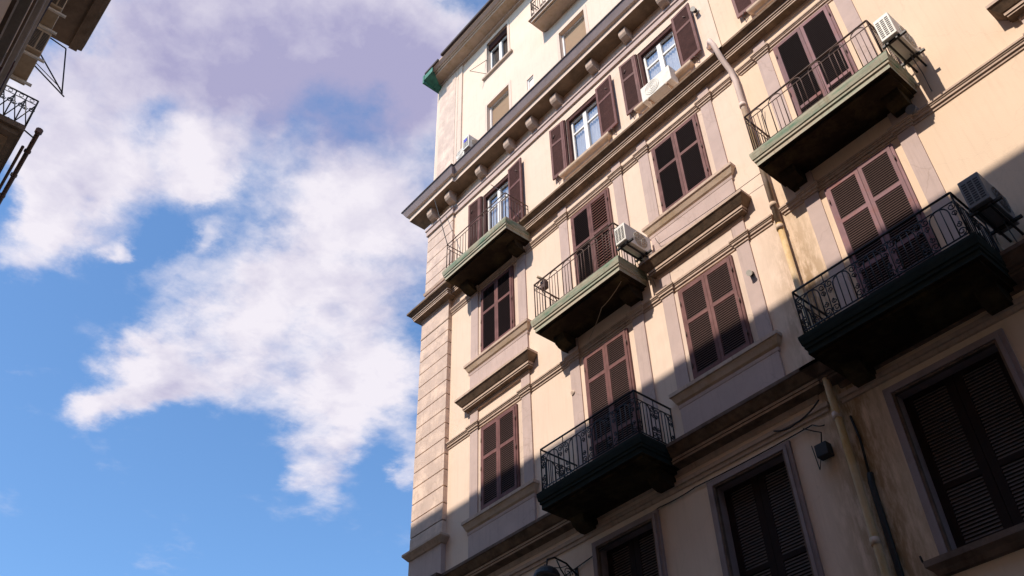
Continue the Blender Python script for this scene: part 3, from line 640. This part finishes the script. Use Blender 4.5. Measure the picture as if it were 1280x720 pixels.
balcony(-11.06, -8.52, .8, 12.08, 12.40, .98, 'arch', 'iron', 'sunlit balcony with thin arched railing and pale green edge', fm2='slabcream')
balcony(-5.21, -2.52, .8, 12.08, 12.40, 1.0, 'arch', 'iron', 'sunlit balcony with looped railing and flaking green edge', fm2='slabcream')
balcony(-14.35, -11.85, .8, 15.87, 16.18, .93, 'plain', 'iron', 'narrow green edged balcony with plain bar railing', fm2='slabcream')
balcony(-10.85, -8.75, .55, 23.68, 23.82, .95, 'scroll', 'iron', 'small upper balcony with ornate brown railing', 'palepink', False, 'sillst', .0)

vt = MB(); vt.tube([(-10.79, -.0, 10.75), (-10.79, -.06, 10.75)], .055, 'palepink', 14); vt.tube([(-10.79, -.06, 10.75), (-10.79, -.065, 10.75)], .035, 'stone', 12); vt.build('vent_cap', B)
vt = MB(); vt.tube([(-2.72, -.0, 11.72), (-2.72, -.14, 11.70)], .085, 'acgrey', 16); vt.build('vent_cap', B)
dr = MB(); dr.tube([(-13.5, -.02, 24.55), (-13.75, -.50, 24.55), (-13.5, -.02, 25.3)], .010, 'iron', 5); dr.build('drying_rod', B)
# ---- drainpipe (parts of the building)
p = MB()
px = -5.44
p.tube([(-5.86, .0, 17.2), (-5.80, -.06, 17.08), (-5.70, -.22, 16.92), (-5.60, -.38, 16.75), (-5.53, -.40, 16.5), (-5.5, -.30, 16.1), (-5.46, -.14, 15.75), (px, -.10, 15.4), (px, -.10, 11.3)], .058, 'pipe', 12)
p.tube([(px, -.10, 11.3), (px, -.10, 8.75), (px+.02, -.16, 8.45), (px+.02, -.16, 7.7), (px+.01, -.12, 7.3), (px+.01, -.12, -1.5)], .055, 'ochrepipe', 12)
for z in (14.6, 11.75, 11.2, 8.6, 7.35, 5.4, 3.4): p.tube([(px, -.11 if z > 8.7 else -.15 if z > 7.5 else -.12, z-.05), (px, -.11 if z > 8.7 else -.15 if z > 7.5 else -.12, z+.05)], .068, 'pipe', 12)
p.build('drainpipe', B)
p = MB(); p.tube([(-5.26, -.05, 6.35), (-5.27, -.07, 6.2), (-5.27, -.07, -1.5)], .045, 'blackiron', 8); p.tube([(-5.29, -.03, 7.3), (-5.25, -.04, 6.9), (-5.27, -.05, 6.35)], .02, 'blackiron', 6); p.build('black_pipe', B)

# ================================================================ AIR CONDITIONERS
def ac_side(x, y0, y1, z, wid, hei, label, casing='acwhite', side='acbrown', fan=True, slots=True, bars=True, loc_group='air conditioner units on the apartment building'):
    """unit standing perpendicular to the wall: local origin at the bottom, wall side centre"""
    t = thing('air_conditioner', label, 'air conditioner', (x, -y0, z), group=loc_group)
    L_ = y1-y0; hw = wid/2
    c = MB(); c.box(-hw, hw, -L_, 0, 0, hei, casing); 
    o = c.build('casing', t, bevel=.012)
    if slots:
        gr = MB()
        for cx in (-hw*.58, 0, hw*.58):
            for k in range(9):
                zz = .06+(hei-.12)*k/9; gr.box(cx-hw*.22, cx+hw*.22, -L_-.004, -L_+.01, zz, zz+(hei-.12)/9*.5, 'grille')
        gr.build('side_vents', t)
    f = MB(); cy, cz_ = -L_*.42, hei/2
    r0 = min(hei*.42, L_*.36); n = 24
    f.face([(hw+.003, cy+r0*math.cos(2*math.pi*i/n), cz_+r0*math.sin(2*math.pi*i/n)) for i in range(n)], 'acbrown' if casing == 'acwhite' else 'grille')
    for k in range(1, 5):
        rr = r0*k/4; f.tube([(hw+.008, cy+rr*math.cos(2*math.pi*i/n), cz_+rr*math.sin(2*math.pi*i/n)) for i in range(n+1)], .004, casing, 4)
    for k in range(8):
        a = math.pi*k/4; f.tube([(hw+.008, cy, cz_), (hw+.008, cy+r0*math.cos(a), cz_+r0*math.sin(a))], .004, casing, 4)
    f.build('fan_grille', t)
    h_ = MB(); h_.tube([(-hw*.3, -.05, hei*.3), (-hw-.05, -.02, hei*.15), (-hw-.08, y0*.6, -.1), (-hw-.02, y0-.01, -.35)], .018, 'acwhite', 6); h_.tube([(hw*.2, -L_*.3, 0), (hw*.25, -L_*.3+.02, -.18), (hw*.1, -.02, -.30), (-.02, y0-.02, -.65)], .009, 'acgrey', 5); h_.build('hose', t)
    if bars:
        for yy in (-L_*.88, -L_*.2):
            b = MB(); b.box(-hw-.05, hw+.10, yy-.02, yy+.02, -.04, -.001, 'blackiron'); b.build('crossbar', t)
        for xx in (-hw*.6, hw*.6):
            b = MB(); b.box(xx-.015, xx+.015, -L_*.95, y0, -.075, -.042, 'blackiron'); b.build('bracket', t)
    return t
ac_side(-2.33, .12, .90, 12.53, .27, .55, 'pale air conditioner beside the sunlit balcony with looped railing at upper right')
ac_side(-8.31, .14, .90, 12.56, .27, .46, 'white air conditioner at the end of the sunlit balcony with arched railing', bars=True)
ac_side(-2.28, .14, .92, 8.64, .29, .50, 'shaded grey air conditioner beside the lower right balcony', casing='acgrey', side='acgrey')
ac_side(-13.74, .1, .62, 20.68, .26, .52, 'white air conditioner with blue sticker standing on the bracketed cornice', bars=False)
t = [o for o in bpy.data.objects if o.name.startswith('air_conditioner')][-1]
st = MB(); st.box(-.09, .06, -.527, -.522, .30, .40, 'blue'); st.build('sticker', t)
def ac_front(x, z, wdt, hei, dep, label, name='air_conditioner', group='air conditioner units on the apartment building', y=-.05):
    t = thing(name, label, 'air conditioner', (x, y, z), group=group)
    c = MB(); c.box(-wdt/2, wdt/2, -dep, 0, 0, hei, 'acwhite'); c.build('casing', t, bevel=.012)
    f = MB(); n = 24; cx = -wdt*.12; r0 = hei*.4
    f.face([(cx+r0*math.cos(2*math.pi*i/n), -dep-.003, hei/2+r0*math.sin(2*math.pi*i/n)) for i in range(n)], 'acwhite')
    for k in range(1, 5):
        rr = r0*k/4; f.tube([(cx+rr*math.cos(2*math.pi*i/n), -dep-.006, hei/2+rr*math.sin(2*math.pi*i/n)) for i in range(n+1)], .004, 'acwhite', 4)
    f.build('fan_grille', t)
    for s in (-.32, .32):
        b = MB(); b.box(s*wdt-.02, s*wdt+.02, -dep, -y, -.035, -.001, 'sillst'); b.box(s*wdt-.02, s*wdt+.02, -y-.03-.0, -y, -.3, -.036, 'sillst'); b.tube([(s*wdt, -dep+.03, -.03), (s*wdt, -y-.01, -.28)], .012, 'sillst', 5); b.build('bracket', t)
    return t
ac_front(-7.18, 16.74, .86, .50, .27, 'white air conditioner hung under the sill of a window with open shutters')
ac_front(-14.12, 20.66, .34, .40, .22, 'low pale condenser box beside the unit with the blue sticker', y=-.3)

# ================================================================ SMALL THINGS
def camera_thing(x, z, label, s=1.0):
    t = thing('security_camera', label, 'security camera', (x, -.002, z))
    b = MB(); b.tube([(0, 0, 0), (0, -.03*s, 0)], .05*s, 'acwhite', 12); b.tube([(0, -.03*s, 0), (0, -.10*s, -.02*s)], .018*s, 'acwhite', 8); b.build('mount', t)
    b = MB(); b.tube([(-.03*s, -.04*s, .01*s), (-.01*s, -.16*s, -.05*s)], .055*s, 'blackiron', 14); b.tube([(-.01*s, -.155*s, -.047*s), (-.008*s, -.175*s, -.056*s)], .062*s, 'acwhite', 14); b.build('camera_body', t)
camera_thing(-6.2, 10.72, 'small round black camera on the pink strip right of the half shaded window', .9)
camera_thing(-5.88, 18.62, 'small pale camera on the wall beside an open shutter at the top', 1.0)
t = thing('bullet_camera', 'small bullet camera on a pole above the arched railing', 'security camera', (-11.0, -.45, 12.45))
b = MB(); b.tube([(0, 0, 0), (0, 0, 1.12)], .012, 'iron', 6); b.build('pole', t)
b = MB(); b.box(-.07, .07, -.06, .06, 1.02, 1.22, 'iron'); b.tube([(.05, .02, 1.22), (-.03, -.18, 1.30)], .035, 'acbrown', 10); b.build('camera_body', t)
t = thing('junction_box', 'dark box with cables on the shaded wall beside the drainpipe', 'junction box', (-5.80, 0, 6.85))
b = MB(); b.box(-.10, .10, -.17, -.02, 0, .20, 'grille'); b.build('casing', t, bevel=.01)
b = MB(); b.box(-.05, .05, -.02, 0, .05, .19, 'blackiron'); b.tube([(.0, -.1, .24), (.03, -.08, .4), (-.1, -.05, .5), (-.25, -.05, .62)], .01, 'cable', 5); b.tube([(-.08, -.1, .0), (-.16, -.06, -.12), (-.2, -.04, .3)], .008, 'cable', 5); b.build('cable_tail', t)
# wall lantern
t = thing('wall_lamp', 'dark domed street lamp on a curled wall bracket beneath the lower left balcony', 'street lamp', (-11.08, 0, 7.02))
b = MB(); b.tube([(0, -.02, .0), (0, -.25, .14), (.02, -.55, .16), (.05, -.75, .05), (.05, -.78, -.10)], .018, 'blackiron', 6)
b.tube([(0, -.02, -.25), (0, -.2, -.2), (.01, -.4, -.02), (.02, -.5, .13)], .012, 'blackiron', 6); b.box(-.04, .04, -.02, 0, -.35, .12, 'blackiron')
spiral(b, (0.0, -.22, -.03), .11, (0, 1), 'blackiron', t=.009); b.build('bracket', t)
d_ = MB(); n = 20; prof = [(.03, -.08), (.06, -.10), (.13, -.12), (.20, -.18), (.235, -.26), (.235, -.30), (.20, -.29), (.08, -.24), (.0, -.24)]
for (r0, z0), (r1, z1) in zip(prof, prof[1:]):
    for i in range(n):
        a, c_ = 2*math.pi*i/n, 2*math.pi*(i+1)/n
        d_.face([(.05+r0*math.cos(a), -.78+r0*math.sin(a), z0), (.05+r0*math.cos(c_), -.78+r0*math.sin(c_), z0), (.05+r1*math.cos(c_), -.78+r1*math.sin(c_), z1), (.05+r1*math.cos(a), -.78+r1*math.sin(a), z1)], 'blackiron', True)
d_.build('lamp_shade', t)
# cables
def cable(pts, label, r_=.008, sag=0, m='cable'):
    q = MB(); P = []
    for a, c_ in zip(pts, pts[1:]):
        a, c_ = Vector(a), Vector(c_); n = 8
        for i in range(n):
            f_ = i/n; v = a.lerp(c_, f_); v.z -= sag*4*f_*(1-f_); P.append(v)
    P.append(Vector(pts[-1])); q.tube(P, r_, m, 5); return tag(q.build('cable'), label, 'cable')
cable([(-15.3, -.55, 19.9), (-14.25, -.78, 17.1)], 'thin wire from the bracketed cornice down to the narrow balcony railing', .012)
cable([(-13.0, -.30, 18.7), (-11.92, -.76, 17.12)], 'thin wire from the window head to the right corner of the narrow balcony', .010)
cable([(-12.0, -.03, 7.02), (-9.0, -.03, 7.44), (-8.2, -.03, 7.46), (-5.9, -.03, 7.47), (-5.7, -.06, 7.35)], 'black cable run along the wall above the lowest windows', .010, .02)
cable([(-8.05, -.14, 12.95), (-8.0, -.10, 12.78), (-5.45, -.14, 12.62)], 'thin wire across the pink panel to the drainpipe', .006, .03)
cable([(-10.2, -.05, 11.75), (-9.4, -.45, 11.85), (-8.7, -.55, 12.05), (-8.5, -.3, 12.5)], 'pale wire looping under the balcony with arched railing', .007, .05, 'acbrown')
cable([(-12.55, -.03, 6.2), (-12.35, -.04, 7.25), (-11.8, -.1, 7.45), (-11.2, -.12, 7.2)], 'loose cable looping round the wall lamp bracket', .009, .05)
cable([(-5.2, -.05, 12.9), (-5.15, -.08, 14.0), (-5.1, -.05, 14.2)], 'short bent wire rising behind the looped railing', .008)
cable([(-6.5, -.12, 7.63), (-6.1, -.14, 7.55), (-5.6, -.2, 7.68)], 'tangled black cable under the lower cornice', .014, .04)

# ================================================================ OPPOSITE BUILDING (same side as the camera)
O = thing('corner_building', 'brown and peach building with deep eaves at upper left edge', 'building', (-5, -14, -1.6), world=True)
WY = -11.46
w = MB()
w.box(-17.2, 60, -22, WY, -1.6, 20.5, 'ochre'); w.build('wall', O)
w = MB(); w.box(-17.0, 60, -22, -13.7, 21.2, 23.7, 'ochre'); w.box(-17.1, 60.1, -22.1, -13.6, 23.7, 23.9, 'tiles'); w.build('attic_sky_blocker', O)  # setback storey added out of view to cut sky light on the facade
e = MB(); 
def shelf(mb, x0, x1, prof, m, mats=None):
    """profile (y, z) swept along X"""
    n = len(prof)
    for i in range(n):
        (a, b_), (c_, d) = prof[i], prof[(i+1) % n]
        mb.face([(x0, a, b_), (x1, a, b_), (x1, c_, d), (x0, c_, d)], mats[i] if mats else m)
    mb.face([(x0, a, b_) for a, b_ in prof], m); mb.face([(x1, a, b_) for a, b_ in prof][::-1], m)
shelf(e, -17.3, 60.3, [(WY-.3, 20.3), (WY+.12, 20.3), (WY+.12, 20.44), (-10.62, 20.46), (-10.62, 20.40), (-10.42, 20.41), (-10.42, 20.50), (-10.32, 20.52), (-10.30, 20.80), (WY-.3, 21.0)], 'brownstone')
e.build('eaves', O)
rr = MB(); rr.box(-17.3, 60.2, -22, WY-.28, 20.85, 21.2, 'tiles'); rr.build('roof', O)
for z, pj in ((8.3, .14), (12.6, .12), (16.2, .10), (4.0, .14)):
    s_ = MB(); shelf(s_, -17.28, 60, [(WY-.01, z-.25), (WY+.04, z-.24), (WY+.05, z-.08), (WY+pj, z), (WY+pj, z+.14), (WY-.01, z+.2)], 'brownstone'); s_.build('string_course', O)
for z in (9.3, 13.5, 5.0, 17.3):
    for x in (-14.6, -11.0, -7.4, -3.8, -.2, 3.4, 7.0):
        f = MB(); f.box(x-.7, x+.7, WY-.001, WY+.04, z-.12, z+2.1, 'brownstone'); w_ = f.build('window', O)
        q = MB(); q.box(x-.55, x-.01, WY+.03, WY+.075, z, z+1.95, 'paintdark'); q.box(x+.01, x+.55, WY+.03, WY+.075, z, z+1.95, 'paintdark')
        for k in range(30): q.box(x-.5, x+.5, WY+.07, WY+.082, z+.06+k*.062, z+.085+k*.062, 'darkslat')
        o = q.build('shutter'); o.parent = w_; o.location = (0, 0, 0)
# wall units on it
def left_ac(x0, x1, y0, y1, z, h, label):
    t = thing('air_conditioner', label, 'air conditioner', (x1, (y0+y1)/2, z), group='air conditioners on the corner building')
    dx = x1-x0; hy = (y1-y0)/2
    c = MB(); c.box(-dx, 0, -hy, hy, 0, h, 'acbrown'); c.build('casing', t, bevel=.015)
    g_ = MB()
    for cy in (-hy*.48, hy*.48):
        for k in range(14):
            zz = .06+(h-.14)*k/14; g_.box(-.01, .006, cy-hy*.38, cy+hy*.38, zz, zz+(h-.14)/14*.6, 'grille')
    g_.build('side_vents', t)
    for xx in (-dx*.85, -dx*.12):
        b = MB(); b.box(xx-.025, xx+.025, -hy-.03, hy+.13, -.09, -.03, 'acwhite'); b.build('bracket', t)
    return t
left_ac(-17.0, -15.85, -11.43, -11.07, 18.07, .78, 'beige air conditioner with vented end on two bars, lower one by the eaves')
left_ac(-16.2, -15.4, -11.43, -11.12, 19.25, .7, 'beige air conditioner close under the eaves, above the vented one')
t = thing('clothes_line_bracket', 'black triangular iron bracket sticking out below the eaves', 'bracket', (-16.6, WY, 18.3))
b = MB()
for a, c_ in (((0, 0, 1.35), (0, WY*-1-10.67, 1.2)), ((0, -WY-10.67, 1.2), (0, -WY-10.33, -.25)), ((0, 0, .35), (0, -WY-10.25, -.36)), ((0, -.0, 1.0), (0, -WY-10.31, -.28))): b.tube([a, c_], .018, 'blackiron', 5)
b.tube([(.0, 0, .45), (.0, -WY-10.4, -.15)], .010, 'blackiron', 4)
b.build('frame', t)
# the next building along, with the railed balcony
F = thing('neighbour_building', 'narrow slice of a building with a railed balcony at the left edge', 'building', (-22, -14, -1.6), world=True)
w = MB(); w.box(-30, -17.75, -22, -11.42, -1.6, 19.0, 'ochre'); w.build('wall', F)
s_ = MB(); s_.box(-23.5, -18.2, -11.42, -10.62, 17.95, 18.10, 'brownstone'); s_.box(-23.4, -18.3, -11.42, -10.70, 17.80, 17.949, 'brownstone'); s_.box(-23.2, -18.5, -11.3, -10.85, 17.77, 17.799, 'soffit')
ba = s_.build('balcony', F)
r_ = MB(); zr, h = 18.12, 1.05
X0, Y0, Y1 = -18.28, -11.42, -10.64
for (p0, p1) in (((X0, Y0), (X0, Y1)), ((X0, Y1), (-23.4, Y1))):
    p0, p1 = Vector((*p0, 0)), Vector((*p1, 0)); L_ = (p1-p0).length; ax = (p1-p0).normalized(); at = lambda s, z: (p0.x+ax.x*s, p0.y+ax.y*s, z)
    for z, t_ in ((zr+h, .022), (zr+h-.16, .012), (zr+.06, .014)): r_.tube([at(0, z), at(L_, z)], t_, 'blackiron', 5)
    n = max(1, round(L_/.27))
    for i in range(n+1):
        s = L_*i/n; r_.tube([at(s, zr-.05), at(s, zr+h)], .024 if i in (0, n) else .018, 'blackiron', 5)
        if i < n:
            u = L_/n; r_.tube([at(s, zr+.06), at(s+u, zr+h-.16)], .016, 'blackiron', 4); r_.tube([at(s+u, zr+.06), at(s, zr+h-.16)], .016, 'blackiron', 4)
            for sg in (-1, 1): spiral(r_, at(s+u/2+sg*.08, zr+h*.62), .075, ax, 'blackiron', sgn=sg, t=.013)
            r_.tube(arc(at(s+u/2, zr+h-.08), .05, 0, 2*math.pi, ax, 10), .008, 'blackiron', 4)
o = r_.build('railing'); o.parent = ba; o.location = (0, 0, 0)
t = thing('awning_pole', 'rusty twin poles of a rolled awning hanging off the left balcony', 'awning', (-18.25, -10.34, 17.98))
b = MB(); b.tube([(0.1, .0, .05), (-6, .03, .0)], .06, 'iron', 10); b.tube([(.1, 0, .06), (.2, .0, .07)], .09, 'iron', 10)
for s in (.6, 1.6, 2.5): b.tube([(-s, .0, .04), (-s-.05, .0, .03)], .085, 'iron', 10)
b.build('roller', t)
b = MB(); b.tube([(-.45, -.14, -.05), (-6, -.12, -.08)], .04, 'iron', 8); b.build('lower_pole', t)
b = MB()
for s in (-.1, -2.6): b.tube([(s, 0, .02), (s+.02, -.30, .12)], .02, 'blackiron', 6)
b.build('arm', t)
t = thing('balcony_plant', 'dark leafy potted plant behind the left balcony railing', 'plant', (-18.9, -11.0, 18.1))
b = MB(); b.tube([(0, 0, 0), (0, 0, .22)], [.10, .14], 'ochre', 12); b.build('pot', t)
b = MB()
for i in range(160):
    a, e_, q = random.uniform(0, 6.28), random.uniform(.1, 1.5), random.uniform(.08, .33); c_ = Vector((math.cos(a)*math.cos(e_)*q*1.2, math.sin(a)*math.cos(e_)*q, .25+math.sin(e_)*q))
    u = Vector((random.gauss(0, 1), random.gauss(0, 1), random.gauss(0, 1))).normalized()*.05; v = u.cross(Vector((random.gauss(0, 1), random.gauss(0, 1), random.gauss(0, 1)))).normalized()*.02
    b.face([c_-u, c_-v, c_+u, c_+v], 'leaf')
b.build('foliage', t)

for o in bpy.data.objects:
    if '_w' in o.keys(): del o['_w']
